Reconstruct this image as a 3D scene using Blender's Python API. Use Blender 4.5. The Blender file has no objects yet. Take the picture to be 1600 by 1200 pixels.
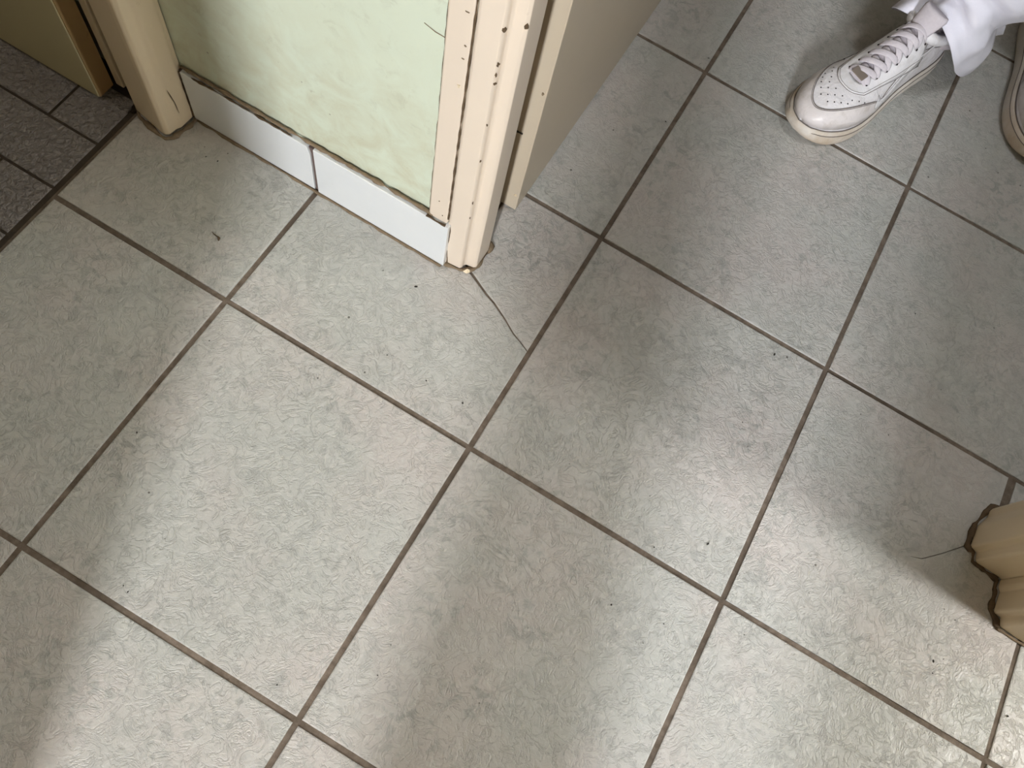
import bpy, bmesh, math, random
from mathutils import Vector, Matrix, noise
random.seed(7)
scn = bpy.context.scene
COL = scn.collection

# ------------------------------------------------------------------ camera
cam_d = bpy.data.cameras.new('camera')
cam = bpy.data.objects.new('camera', cam_d); COL.objects.link(cam)
RX = Vector((0.85672688, 0.49485282, 0.1453951))
RY = Vector((0.51303381, -0.78862, -0.33893185))
RZ = Vector((-0.05305989, 0.36496463, -0.92950819))
CP = Vector((0.05300351, -0.25317652, 0.88430694))
M = Matrix.Identity(4)
for i in range(3):
    M[i][0] = RX[i]; M[i][1] = -RY[i]; M[i][2] = -RZ[i]; M[i][3] = CP[i]
cam.matrix_world = M
cam_d.sensor_fit = 'HORIZONTAL'; cam_d.sensor_width = 36.0; cam_d.lens = 28.1257
cam_d.clip_start = 0.01
scn.camera = cam

# ------------------------------------------------------------------ world and lights
world = bpy.data.worlds.new('world'); scn.world = world
world.use_nodes = True
world.node_tree.nodes['Background'].inputs[0].default_value = (0.75, 0.85, 1.0, 1)
world.node_tree.nodes['Background'].inputs[1].default_value = 0.3

def area(name, loc, target, sx, sy, power, color, spread=math.pi):
    l = bpy.data.lights.new(name, 'AREA'); l.shape = 'RECTANGLE'
    l.size = sx; l.size_y = sy; l.energy = power; l.color = color; l.spread = spread
    o = bpy.data.objects.new(name, l); COL.objects.link(o)
    o.location = loc
    o.rotation_euler = (Vector(target) - Vector(loc)).to_track_quat('-Z', 'Y').to_euler()
    return o
# daylight through the glazed slot at the end of the corridor
area('corridor_window_light', (1.20, 0.138, 0.53), (0.0, 0.138, 0.53), 0.09, 0.66, 8.0, (1.0, 0.98, 0.96))
# window daylight from behind the camera; the second strip is added for the trousers
area('back_room_window_light', (0.58, -2.62, 1.55), (0.58, 0.0, 1.55), 0.13, 1.1, 102, (0.97, 0.985, 1.0))
area('back_room_added_light', (0.85, -2.62, 1.55), (0.85, 0.0, 1.55), 0.16, 1.1, 116, (0.90, 0.94, 1.0))
# ceiling lamp of the room where the person stands
area('room_lamp_light', (0.75, 0.66, 2.42), (0.75, 0.66, 0.0), 0.5, 0.3, 10, (0.90, 0.95, 1.0))
# fill light added to lift the dark tiled room
area('side_room_fill_light', (-1.10, -0.35, 2.42), (-1.10, -0.35, 0.0), 0.3, 0.3, 4.2, (1.0, 0.90, 0.76))
scn.view_settings.view_transform = 'Standard'
scn.view_settings.look = 'None'
scn.view_settings.gamma = 1.0
scn.view_settings.use_curve_mapping = False
scn.view_settings.exposure = 0.22
scn.cycles.max_bounces = 6
scn.cycles.diffuse_bounces = 5
scn.cycles.glossy_bounces = 2
scn.cycles.caustics_reflective = False
scn.cycles.caustics_refractive = False

# ------------------------------------------------------------------ helpers
def tag(o, label=None, cat=None, group=None, kind=None):
    if label: o['label'] = label
    if cat: o['category'] = cat
    if group: o['group'] = group
    if kind: o['kind'] = kind
    return o

def link(name, mesh, mat=None, parent=None, smooth=False):
    o = bpy.data.objects.new(name, mesh); COL.objects.link(o)
    if mat and not mesh.materials: mesh.materials.append(mat)
    if parent: o.parent = parent
    if smooth:
        for p in mesh.polygons: p.use_smooth = True
    return o

def obj(name, bm, mat=None, parent=None, smooth=False):
    bmesh.ops.recalc_face_normals(bm, faces=bm.faces)
    me = bpy.data.meshes.new(name); bm.to_mesh(me); bm.free()
    return link(name, me, mat, parent, smooth)

def empty(name, loc=(0, 0, 0)):
    o = bpy.data.objects.new(name, None); COL.objects.link(o); o.location = loc
    o.empty_display_size = 0.05
    return o

def box(bm, x0, x1, y0, y1, z0, z1):
    v = [bm.verts.new(c) for c in ((x0,y0,z0),(x1,y0,z0),(x1,y1,z0),(x0,y1,z0),(x0,y0,z1),(x1,y0,z1),(x1,y1,z1),(x0,y1,z1))]
    for f in ((0,3,2,1),(4,5,6,7),(0,1,5,4),(1,2,6,5),(2,3,7,6),(3,0,4,7)):
        bm.faces.new([v[i] for i in f])

def prism(bm, pts, z0, z1):
    a = [bm.verts.new((p[0], p[1], z0)) for p in pts]
    b = [bm.verts.new((p[0], p[1], z1)) for p in pts]
    n = len(pts)
    bm.faces.new(a[::-1]); bm.faces.new(b)
    for i in range(n):
        j = (i+1) % n
        bm.faces.new((a[i], a[j], b[j], b[i]))

def bevel(o, w, seg=2, ang=35):
    m = o.modifiers.new('bevel', 'BEVEL'); m.width = w; m.segments = seg
    m.limit_method = 'ANGLE'; m.angle_limit = math.radians(ang)
    return o

def tube(bm, pts, r, seg=6, flat=1.0, up=None, closed=False, taper=None):
    """tube along points; flat<1 squashes it along the up vector"""
    rings = []; n = len(pts)
    for i, p in enumerate(pts):
        p = Vector(p)
        a = Vector(pts[(i-1) % n] if (closed or i > 0) else pts[i])
        b = Vector(pts[(i+1) % n] if (closed or i < n-1) else pts[i])
        t = (b - a)
        t = t.normalized() if t.length > 1e-9 else Vector((1,0,0))
        u = Vector(up[i] if isinstance(up, list) else (up or (0,0,1)))
        s = t.cross(u)
        s = s.normalized() if s.length > 1e-6 else Vector((0,1,0))
        u = s.cross(t).normalized()
        rr = r * (taper[i] if taper else 1)
        rings.append([bm.verts.new(p + s*math.cos(k*2*math.pi/seg)*rr + u*math.sin(k*2*math.pi/seg)*rr*flat) for k in range(seg)])
    m = n if closed else n-1
    for i in range(m):
        A = rings[i]; B = rings[(i+1) % n]
        for k in range(seg):
            bm.faces.new((A[k], A[(k+1)%seg], B[(k+1)%seg], B[k]))
    if not closed:
        bm.faces.new(rings[0][::-1]); bm.faces.new(rings[-1])

def lerp(a, b, t): return a + (b-a)*t
def interp(x, tab):
    if x <= tab[0][0]: return tab[0][1]
    for (a, va), (b, vb) in zip(tab, tab[1:]):
        if x <= b:
            t = (x-a)/(b-a); return lerp(va, vb, t)
    return tab[-1][1]
def smooth_interp(x, tab):
    """monotone cubic (Catmull-like) table lookup"""
    n = len(tab)
    if x <= tab[0][0]: return tab[0][1]
    if x >= tab[-1][0]: return tab[-1][1]
    for i in range(n-1):
        if x <= tab[i+1][0]:
            x0, y0 = tab[i]; x1, y1 = tab[i+1]; h = x1-x0
            m0 = (y1 - (tab[i-1][1] if i else y0))/(x1 - (tab[i-1][0] if i else x0))
            m1 = ((tab[i+2][1] if i+2 < n else y1) - y0)/((tab[i+2][0] if i+2 < n else x1) - x0)
            t = (x-x0)/h
            return (2*t**3-3*t*t+1)*y0 + (t**3-2*t*t+t)*h*m0 + (-2*t**3+3*t*t)*y1 + (t**3-t*t)*h*m1
def spline(pts, n, closed=False):
    """Catmull-Rom through pts, n samples per span"""
    P = [Vector(p) for p in pts]; N = len(P); out = []
    spans = N if closed else N-1
    for i in range(spans):
        p1 = P[i]; p2 = P[(i+1) % N]
        p0 = P[(i-1) % N] if (closed or i > 0) else p1*2-p2
        p3 = P[(i+2) % N] if (closed or i+2 < N) else p2*2-p1
        for k in range(n):
            t = k/n
            out.append(0.5*((2*p1)+(p2-p0)*t+(2*p0-5*p1+4*p2-p3)*t*t+(3*p1-p0-3*p2+p3)*t**3))
    if not closed: out.append(P[-1])
    return out

# ------------------------------------------------------------------ materials
class NT:
    def __init__(s, name):
        s.m = bpy.data.materials.new(name); s.m.use_nodes = True
        s.t = s.m.node_tree; s.b = s.t.nodes['Principled BSDF']
    def n(s, typ, **kw):
        x = s.t.nodes.new(typ)
        for k, v in kw.items(): setattr(x, k, v)
        return x
    def l(s, a, b): s.t.links.new(a, b)
    def coord(s, rand=0.0, scale=(1,1,1)):
        tc = s.n('ShaderNodeTexCoord'); out = tc.outputs['Object']
        mp = s.n('ShaderNodeMapping'); mp.inputs['Scale'].default_value = scale
        s.l(out, mp.inputs['Vector']); out = mp.outputs[0]
        if rand:
            oi = s.n('ShaderNodeObjectInfo')
            mu = s.n('ShaderNodeMath', operation='MULTIPLY'); mu.inputs[1].default_value = rand
            s.l(oi.outputs['Random'], mu.inputs[0])
            ad = s.n('ShaderNodeVectorMath', operation='ADD')
            s.l(out, ad.inputs[0]); s.l(mu.outputs[0], ad.inputs[1]); out = ad.outputs[0]
        return out
    def noise(s, vec, scale, detail=4, rough=0.55, dist=0.0):
        x = s.n('ShaderNodeTexNoise'); x.inputs['Scale'].default_value = scale
        x.inputs['Detail'].default_value = detail; x.inputs['Roughness'].default_value = rough
        x.inputs['Distortion'].default_value = dist
        s.l(vec, x.inputs['Vector']); return x.outputs['Fac']
    def ramp(s, fac, stops):
        r = s.n('ShaderNodeValToRGB'); e = r.color_ramp.elements
        while len(e) < len(stops): e.new(0.5)
        for el, (p, c) in zip(e, stops):
            el.position = p; el.color = (c, c, c, 1) if isinstance(c, (int, float)) else (*c, 1)
        s.l(fac, r.inputs[0]); return r.outputs[0]
    def mix(s, fac, a, b, mode='MIX'):
        x = s.n('ShaderNodeMix', data_type='RGBA', blend_type=mode)
        for sock, v in ((x.inputs[0], fac), (x.inputs[6], a), (x.inputs[7], b)):
            if isinstance(v, (int, float)): sock.default_value = v
            elif isinstance(v, tuple): sock.default_value = (*v, 1)
            else: s.l(v, sock)
        return x.outputs[2]
    def math(s, op, a, b=None):
        x = s.n('ShaderNodeMath', operation=op)
        for sock, v in ((x.inputs[0], a), (x.inputs[1], b)):
            if v is None: continue
            if isinstance(v, (int, float)): sock.default_value = v
            else: s.l(v, sock)
        return x.outputs[0]
    def sep(s, vec):
        x = s.n('ShaderNodeSeparateXYZ'); s.l(vec, x.inputs[0]); return x.outputs
    def bump(s, h, strength, dist):
        x = s.n('ShaderNodeBump'); x.inputs['Strength'].default_value = strength
        x.inputs['Distance'].default_value = dist
        s.l(h, x.inputs['Height']); s.l(x.outputs[0], s.b.inputs['Normal'])
    def set(s, color=None, rough=None, spec=None):
        for k, v in (('Base Color', color), ('Roughness', rough), ('Specular IOR Level', spec)):
            if v is None: continue
            if isinstance(v, tuple): s.b.inputs[k].default_value = (*v, 1)
            elif isinstance(v, (int, float)): s.b.inputs[k].default_value = v
            else: s.l(v, s.b.inputs[k])
        return s.m

def mat_tile():
    s = NT('glazed_tile'); v = s.coord(37.0)
    big = s.noise(v, 7, 3)
    base = s.mix(s.ramp(big, [(0.40, 0), (0.62, 1)]), (0.452, 0.452, 0.424), (0.492, 0.458, 0.432))
    # darker mottles in clusters
    mot = s.noise(v, 75, 5, 0.66, 0.7)
    m1 = s.ramp(mot, [(0.50, 0), (0.60, 1)])
    zone = s.ramp(s.noise(v, 16, 4), [(0.38, 0.10), (0.62, 0.85)])
    c = s.mix(s.math('MULTIPLY', m1, zone), base, (0.340, 0.339, 0.318))
    # crackled wrinkles
    vn = s.noise(v, 46, 5, 0.62, 1.5)
    ridge = s.math('ABSOLUTE', s.math('SUBTRACT', vn, 0.5))
    vein = s.ramp(ridge, [(0.0, 1), (0.016, 0)])
    zone2 = s.ramp(s.noise(v, 13, 4), [(0.40, 0.12), (0.62, 0.85)])
    c = s.mix(s.math('MULTIPLY', vein, zone2), c, (0.275, 0.270, 0.245))
    pale = s.ramp(s.noise(v, 95, 4, 0.62, 1.2), [(0.53, 0), (0.68, 0.7)])
    c = s.mix(pale, c, (0.53, 0.52, 0.49))
    # specks of dirt
    vo = s.n('ShaderNodeTexVoronoi'); vo.inputs['Scale'].default_value = 55
    s.l(v, vo.inputs['Vector'])
    sc = s.sep(vo.outputs['Color'])
    lim = s.math('MULTIPLY', s.ramp(sc[0], [(0.86, 0), (1.0, 1)]), 0.085)
    sp = s.math('LESS_THAN', vo.outputs['Distance'], lim)
    c = s.mix(s.math('MULTIPLY', sp, 0.8), c, (0.06, 0.05, 0.04))
    h = s.math('ADD', s.math('MULTIPLY', s.noise(v, 85, 5, 0.62, 1.2), 1.0), s.math('MULTIPLY', s.ramp(ridge, [(0.0, 0), (0.05, 1)]), 0.35))
    s.bump(h, 0.55, 0.0024)
    s.set(c, s.ramp(s.noise(v, 25, 3), [(0.3, 0.36), (0.7, 0.5)]), 0.5)
    return s.m

def mat_dark_tile():
    s = NT('rough_grey_tile'); v = s.coord(37.0)
    n = s.noise(v, 60, 6, 0.6)
    c = s.mix(n, (0.24, 0.21, 0.195), (0.36, 0.335, 0.325))
    h = s.noise(v, 150, 5, 0.55, 0.7)
    s.bump(s.ramp(h, [(0.3, 0), (0.7, 1)]), 1.0, 0.0055)
    return s.set(c, 0.42, 0.5)

def mat_grout():
    s = NT('brown_grout'); v = s.coord()
    n = s.noise(v, 70, 5, 0.7)
    big = s.noise(v, 5.0, 2)
    c = s.mix(s.ramp(n, [(0.35, 0), (0.7, 1)]), (0.115, 0.088, 0.066), (0.245, 0.195, 0.155))
    c = s.mix(s.ramp(big, [(0.42, 0.0), (0.62, 0.55)]), c, (0.066, 0.050, 0.036))
    s.bump(n, 0.6, 0.002)
    return s.set(c, 0.85, 0.25)

def mat_paint(name, col, dirt=(0.30, 0.22, 0.13), rough=0.38, amount=0.5, bump=0.15, low=None, specks=False):
    s = NT(name); v = s.coord()
    n = s.noise(v, 8, 4)
    c = s.mix(s.ramp(n, [(0.35, 0), (0.7, 0.25)]), col, tuple(x*0.86 for x in col))
    st = s.noise(v, 40, 7, 0.65, 0.6)
    c = s.mix(s.math('MULTIPLY', s.ramp(st, [(0.66, 0), (0.78, 1)]), amount), c, dirt)
    if low:   # splashes of dirt above the floor
        z = s.sep(v)[2]
        mask = s.n('ShaderNodeMapRange'); mask.inputs[1].default_value = low[0]; mask.inputs[2].default_value = low[1]
        mask.inputs[3].default_value = 1; mask.inputs[4].default_value = 0
        s.l(z, mask.inputs[0])
        sm = s.ramp(s.noise(v, 22, 6, 0.65, 0.8), [(0.38, 0), (0.66, 1)])
        c = s.mix(s.math('MULTIPLY', s.math('MULTIPLY', sm, mask.outputs[0]), low[2]), c, low[3])
    if specks:   # knocks and fly spots, and grey rubbed patches
        vo = s.n('ShaderNodeTexVoronoi'); vo.inputs['Scale'].default_value = 62
        s.l(v, vo.inputs['Vector'])
        lim = s.math('MULTIPLY', s.ramp(s.sep(vo.outputs['Color'])[0], [(0.84, 0), (1.0, 1)]), 0.10)
        c = s.mix(s.math('MULTIPLY', s.math('LESS_THAN', vo.outputs['Distance'], lim), 0.6), c, (0.16, 0.15, 0.11))
        rub = s.math('MULTIPLY', s.ramp(s.noise(v, 70, 7, 0.68, 0.6), [(0.52, 0), (0.66, 1)]), s.ramp(s.noise(v, 11, 3), [(0.45, 0), (0.65, 0.5)]))
        c = s.mix(rub, c, (0.40, 0.405, 0.32))
    s.bump(s.noise(v, 90, 3), bump, 0.001)
    return s.set(c, rough, 0.45)

def mat_plain(name, col, rough=0.6, spec=0.4, var=0.12, scale=60, bump=0.0):
    s = NT(name); v = s.coord()
    n = s.noise(v, scale, 4)
    c = s.mix(n, tuple(x*(1-var) for x in col), tuple(min(1, x*(1+var)) for x in col))
    if bump: s.bump(n, bump, 0.002)
    return s.set(c, rough, spec)

M_TILE = mat_tile(); M_DARK = mat_dark_tile(); M_GROUT = mat_grout()
M_WALL = mat_paint('pale_green_paint', (0.605, 0.665, 0.545), (0.30, 0.29, 0.21), 0.45, 0.75, 0.25,
                   (0.07, 0.36, 0.75, (0.47, 0.435, 0.30)), True)
M_WHITEWALL = mat_plain('off_white_plaster', (0.66, 0.61, 0.52), 0.8, 0.2, 0.04, 8)
M_DADO = mat_plain('dull_tan_plaster', (0.36, 0.31, 0.235), 0.8, 0.2, 0.06, 8)
M_CREAM = mat_paint('cream_gloss_paint', (0.70, 0.605, 0.505), (0.40, 0.32, 0.24), 0.33, 0.3)
M_CREAM2 = mat_paint('aged_cream_paint', (0.68, 0.57, 0.41), (0.30, 0.21, 0.11), 0.4, 0.5)
M_DOOR = mat_paint('cream_door_paint', (0.55, 0.475, 0.37), (0.35, 0.27, 0.18), 0.4, 0.2)
M_DOORB = mat_paint('dull_yellow_door_paint', (0.50, 0.45, 0.28), (0.25, 0.2, 0.1), 0.45, 0.3)
M_BARE = mat_paint('worn_brown_edge', (0.36, 0.24, 0.11), (0.14, 0.08, 0.035), 0.55, 0.8)
M_SKIRT = mat_paint('white_skirting_glaze', (0.69, 0.715, 0.735), (0.45, 0.44, 0.40), 0.22, 0.25, 0.12)
M_GRIME = mat_plain('brown_grime', (0.10, 0.068, 0.04), 0.8, 0.2, 0.5, 150, 0.6)
M_GRIME2 = mat_plain('tan_grime', (0.20, 0.150, 0.098), 0.8, 0.2, 0.45, 150, 0.6)
M_DARKGAP = mat_plain('dark_gap', (0.03, 0.022, 0.015), 0.9, 0.1, 0.3)
M_CRUMB = mat_plain('dark_crumb', (0.03, 0.025, 0.02), 0.7, 0.3, 0.3)

# ------------------------------------------------------------------ floor
T = 0.333; G = 0.0060
def tile_mesh(name, pts, th=0.009, bev=0.0016):
    bm = bmesh.new(); prism(bm, pts, -th, 0.0)
    bmesh.ops.recalc_face_normals(bm, faces=bm.faces)
    ed = [e for e in bm.edges if all(abs(v.co.z) < 1e-6 for v in e.verts)]
    bmesh.ops.bevel(bm, geom=ed, offset=bev, segments=2, profile=0.6, affect='EDGES', clamp_overlap=True)
    me = bpy.data.meshes.new(name); bm.to_mesh(me); bm.free()
    return me

bm = bmesh.new(); box(bm, -0.5785, 3.02, -2.72, 2.72, -0.06, -0.0016)
floor = obj('floor', bm, M_GROUT)
tag(floor, 'grey tiled floor with brown grout joints running through the doorway', 'floor', kind='structure')

hx0, hx1 = G/2, T-G/2
full = tile_mesh('floor_tile', [(hx0-T/2, hx0-T/2), (hx1-T/2, hx0-T/2), (hx1-T/2, hx1-T/2), (hx0-T/2, hx1-T/2)])
full.materials.append(M_TILE)
def put_tile(me, cx, cy, k=1.0):
    o = link('tile', me, M_TILE, floor)
    o.location = (cx, cy, random.uniform(-0.0003, 0.0003))
    o.rotation_euler = (random.uniform(-1, 1)*0.0010*k, random.uniform(-1, 1)*0.0010*k, random.uniform(-1, 1)*0.0014*k)
    return o
def poly_tile(pts, k=1.0):
    cx = sum(p[0] for p in pts)/len(pts); cy = sum(p[1] for p in pts)/len(pts)
    me = tile_mesh('cut_floor_tile', [(p[0]-cx, p[1]-cy) for p in pts])
    return put_tile(me, cx, cy, k)
XL = -0.5745
for i in range(-2, 9):
    for j in range(-8, 8):
        x0, y0 = i*T+hx0, j*T+hx0; x1, y1 = i*T+hx1, j*T+hx1
        if i == 1 and j == 0:
            # hairline crack running in from the frame of the doorway
            poly_tile([(x0, y0), (x1, y0), (x1, y1), (0.606, y1), (0.606, 0.2600), (0.590, 0.2340), (0.569, 0.2136), (0.5462, 0.1895), (0.527, 0.1712), (0.512, 0.1660),
                       (0.5268, 0.1720), (0.5456, 0.1900), (0.5682, 0.2142), (0.585, 0.2400), (0.595, 0.2640), (0.595, y1), (x0, y1)], 0.3)
        elif i == -1 and j == 0:
            # the broken tile: two pieces parted along the crack
            crack = [(-0.1170, 0.1950), (-0.1020, 0.1880), (-0.0840, 0.1795), (-0.0690, 0.1740), (-0.0470, 0.1628), (-0.0290, 0.1520), (-0.0150, 0.1465), (hx0-G, 0.1412)]
            w = 0.0013
            A = [(x0, y0), (x1, y0)] + [(p[0], p[1]-w*(1.5-1.2*i2/7)) for i2, p in reversed(list(enumerate(crack)))] + [(-0.135, 0.205), (-0.135, y1), (x0, y1)]
            B = [(p[0], p[1]+w*(1.5-1.2*i2/7)) for i2, p in enumerate(crack)] + [(x1, y1), (-0.132, y1), (-0.132, 0.206)]
            poly_tile(A, 0.2); poly_tile(B, 0.2)
        elif i == -2:
            poly_tile([(XL, y0), (x1, y0), (x1, y1), (XL, y1)])
        else:
            put_tile(full, (x0+x1)/2, (y0+y1)/2)

# darker room through the left doorway
bm = bmesh.new(); box(bm, -2.02, -0.5785, -1.5, 0.19, -0.06, -0.0018)
floor2 = obj('floor', bm, mat_plain('dark_joint', (0.055, 0.043, 0.032), 0.9, 0.2, 0.5, 90, 0.4))
tag(floor2, 'dark floor of small rough grey tiles beyond the left doorway', 'floor', kind='structure')
DH = 0.0765
def dark_mesh(w, d):
    me = tile_mesh('rough_tile', [(-w/2, -d/2), (w/2, -d/2), (w/2, d/2), (-w/2, d/2)], 0.009, 0.0018)
    me.materials.append(M_DARK); return me
dm_full = dark_mesh(0.1485, DH-0.0032); dm_half = dark_mesh(0.0705, DH-0.0032)
for r in range(-14, 3):
    y = 0.0085 + (r+0.5)*DH
    if y + DH/2 > 0.19: continue
    x = -0.5845
    if (r % 2) == 1 or r % 2 == -1:
        o = link('tile', dm_half, M_DARK, floor2); o.location = (x-0.0365, y, random.uniform(-4e-4, 4e-4)); x -= 0.0745
    while x > -1.95:
        o = link('tile', dm_full, M_DARK, floor2); o.location = (x-0.0755, y, random.uniform(-4e-4, 4e-4))
        o.rotation_euler = (random.uniform(-.002, .002), random.uniform(-.002, .002), random.uniform(-.003, .003)); x -= 0.1520

def grime(name, path, r, mat, parent, jit=0.5, flat=0.5, seed=0, up=(0,0,1), n=10):
    """an irregular bead of dirt lying along a joint"""
    pts = []
    for a, b in zip(path, path[1:]):
        a = Vector(a); b = Vector(b); k = max(2, int((b-a).length/0.004))
        pts += [a.lerp(b, i/k) for i in range(k)]
    pts.append(Vector(path[-1]))
    tp = [max(0.25, 1 + jit*2.2*noise.noise(p*70 + Vector((seed*7.3, 0, 0))) + jit*0.6*noise.noise(p*300 + Vector((seed, 3, 0)))) for p in pts]
    bm = bmesh.new(); tube(bm, pts, r, 6, flat, up, taper=tp)
    return obj(name, bm, mat, parent, True)

# ------------------------------------------------------------------ walls
ZC = 2.5
bm = bmesh.new(); box(bm, -2.02, -0.150, 0.190, 0.290, -0.05, ZC)
box(bm, -0.150, 0.64, 0.190, 0.290, 2.02, ZC)
wall_front = obj('wall_front', bm, M_WALL)
tag(wall_front, 'pale green painted wall between the two doorways', 'wall', kind='structure')
bm = bmesh.new(); box(bm, 0.640, 3.02, 0.1950, 0.290, -0.05, ZC)
wall_right = obj('wall_right', bm, M_WALL)
tag(wall_right, 'pale green corridor wall right of the doorway', 'wall', kind='structure')
bm = bmesh.new(); box(bm, -0.62, -0.53, -2.72, -0.62, -0.05, ZC); box(bm, -0.62, -0.53, -0.62, 0.19, 2.02, ZC)
tag(obj('wall_left', bm, M_DADO), 'dull tan wall around the left doorway', 'wall', kind='structure')
bm = bmesh.new()
box(bm, -0.53, 0.014, -1.12, -1.02, -0.05, ZC); box(bm, 0.25, 0.47, -1.12, -1.02, -0.05, ZC); box(bm, 0.62, 3.02, -1.12, -1.02, -0.05, ZC); box(bm, 0.014, 0.25, -1.12, -1.02, 2.02, ZC); box(bm, 0.47, 0.62, -1.12, -1.02, 2.02, ZC)  # right-hand slot is added to pass the second strip of light
prism(bm, [(0.375, -1.12), (0.395, -1.12), (0.745, -2.66), (0.725, -2.66)], -0.05, ZC)  # unseen slanted baffle, added to keep the two light strips apart
tag(obj('wall_back', bm, M_DADO), 'dull tan corridor wall behind the camera with a narrow doorway, an added light slot and a slanted light baffle', 'wall', kind='structure')
bm = bmesh.new(); box(bm, 1.25, 1.33, -1.12, 0.195, -0.05, ZC)
tag(obj('wall_end', bm, M_WHITEWALL), 'end wall of the corridor holding the glazed door', 'wall', kind='structure')
bm = bmesh.new(); box(bm, -0.53, 3.02, -2.76, -2.66, -0.05, ZC); box(bm, 2.92, 3.02, -2.66, -1.12, -0.05, ZC)
tag(obj('wall_rear', bm, M_WHITEWALL), 'rear wall of the room behind the camera with its window', 'wall', kind='structure')
bm = bmesh.new(); box(bm, -0.30, -0.20, 0.29, 2.62, -0.05, ZC); box(bm, -0.30, 2.42, 2.62, 2.72, -0.05, ZC); box(bm, 2.32, 2.42, 0.29, 2.62, -0.05, ZC)
tag(obj('wall_far', bm, M_WHITEWALL), 'off-white walls of the room where the person stands', 'wall', kind='structure')
bm = bmesh.new(); box(bm, -2.02, -1.92, -1.5, 0.19, -0.05, ZC); box(bm, -1.92, -0.62, -1.6, -1.5, -0.05, ZC)
tag(obj('wall_side', bm, M_WHITEWALL), 'walls of the dark room left of the corridor', 'wall', kind='structure')
bm = bmesh.new(); box(bm, -2.02, 3.06, -2.76, 2.72, ZC, ZC+0.08)
tag(obj('ceiling', bm, M_WHITEWALL), 'white ceiling above the corridor and rooms', 'ceiling', kind='structure')

# window frames the daylight comes through
def window(name, x0, x1, y, z0, z1, axis, label):
    def bx(bm, a0, a1, b0, b1):
        if axis == 'y': box(bm, a0, a1, y-0.02, y+0.02, b0, b1)
        else: box(bm, y-0.02, y+0.02, a0, a1, b0, b1)
    bm = bmesh.new(); f = 0.05
    bx(bm, x0-f, x0, z0-f, z1+f); bx(bm, x1, x1+(f if axis == 'y' else 0.010), z0-f, z1+f); bx(bm, x0, x1, z0-f, z0); bx(bm, x0, x1, z1, z1+f)
    o = obj(name, bm, M_CREAM); bevel(o, 0.004)
    tag(o, label, 'window', kind='structure')
    return o
window('window_1', 0.093, 0.183, 1.23, 0.20, 0.86, 'x', 'cream framed glazed door light at the corridor end')
window('window_2', 0.46, 0.92, -2.64, 1.0, 2.1, 'y', 'narrow cream framed window behind the camera')

bm = bmesh.new()
box(bm, 0.46, 0.50, 0.47, 0.85, 2.40, ZC); box(bm, 1.00, 1.04, 0.47, 0.85, 2.40, ZC); box(bm, 0.50, 1.00, 0.47, 0.51, 2.40, ZC); box(bm, 0.50, 1.00, 0.81, 0.85, 2.40, ZC); box(bm, 0.50, 1.00, 0.51, 0.81, 2.46, ZC)
o = obj('ceiling_light_box', bm, M_CREAM); bevel(o, 0.004)
tag(o, 'shallow rectangular ceiling lamp above the person', 'lamp')
bm = bmesh.new()  # housing made up for the added fill light
box(bm, -1.29, -1.25, -0.54, -0.16, 2.40, ZC); box(bm, -0.95, -0.91, -0.54, -0.16, 2.40, ZC); box(bm, -1.25, -0.95, -0.54, -0.50, 2.40, ZC); box(bm, -1.25, -0.95, -0.20, -0.16, 2.40, ZC); box(bm, -1.25, -0.95, -0.50, -0.20, 2.46, ZC)
o = obj('ceiling_light_box', bm, M_CREAM); bevel(o, 0.004)
tag(o, 'small square housing added round the fill light of the dark tiled room', 'lamp')

# skirting tiles on the green wall
bm = bmesh.new(); box(bm, -0.520, -0.1500, 0.1845, 0.1900, -0.004, 0.0835)
base = obj('baseboard_front', bm, mat_plain('skirting_joint', (0.13, 0.095, 0.085), 0.85, 0.2, 0.3, 90))
tag(base, 'white tile skirting along the foot of the green wall', 'skirting', kind='structure')
def skirt(x0, x1, y, ztop0, ztop1, notch=False):
    bm = bmesh.new()
    prof = [(x0, 0.0022), (x1, 0.0022), (x1, ztop1), (x0, ztop0)]
    if notch: prof = [(x0, 0.0022), (x1, 0.0022), (x1, ztop1-0.012), (x1-0.0030, ztop1), (x0, ztop0)]
    a = [bm.verts.new((p[0], y, p[1])) for p in prof]; b = [bm.verts.new((p[0], 0.1895, p[1])) for p in prof]
    n = len(prof); bm.faces.new(a); bm.faces.new(b[::-1])
    for i in range(n): bm.faces.new((a[i], b[i], b[(i+1) % n], a[(i+1) % n]))
    o = obj('skirting_tile', bm, M_SKIRT, base); bevel(o, 0.0010)
skirt(-0.5150, -0.3358, 0.1815, 0.0850, 0.0850, True)
skirt(-0.3300, -0.1475, 0.1805, 0.0880, 0.0900)
grime('grime_line', [(-0.516, 0.1870, 0.0885), (-0.43, 0.1866, 0.0885), (-0.333, 0.1864, 0.0895), (-0.24, 0.1862, 0.0918), (-0.170, 0.1862, 0.0925)], 0.0023, M_GRIME2, base, 0.45, 0.9, 1)
grime('grime_line', [(-0.517, 0.1830, 0.083), (-0.500, 0.1830, 0.0845), (-0.47, 0.1835, 0.0858), (-0.36, 0.1835, 0.0858)], 0.0011, M_GRIME, base, 0.9, 0.8, 2)
grime('grime_line', [(-0.516, 0.1822, 0.084), (-0.519, 0.1822, 0.05), (-0.5165, 0.1822, 0.004)], 0.0016, M_GRIME, base, 0.6, 0.8, 3, up=(0,1,0))
grime('grime_line', [(-0.512, 0.1812, 0.0006), (-0.40, 0.1808, 0.0006), (-0.30, 0.1802, 0.0006), (-0.15, 0.1802, 0.0006)], 0.0022, M_GRIME2, base, 0.35, 0.45, 4)

grime('hairline', [(-0.1985, 0.1897, 0.3580), (-0.1875, 0.1897, 0.3551), (-0.1769, 0.1897, 0.3549)], 0.0005, M_GRIME2, wall_front, 0.5, 0.5, 31, (0,1,0))

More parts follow.
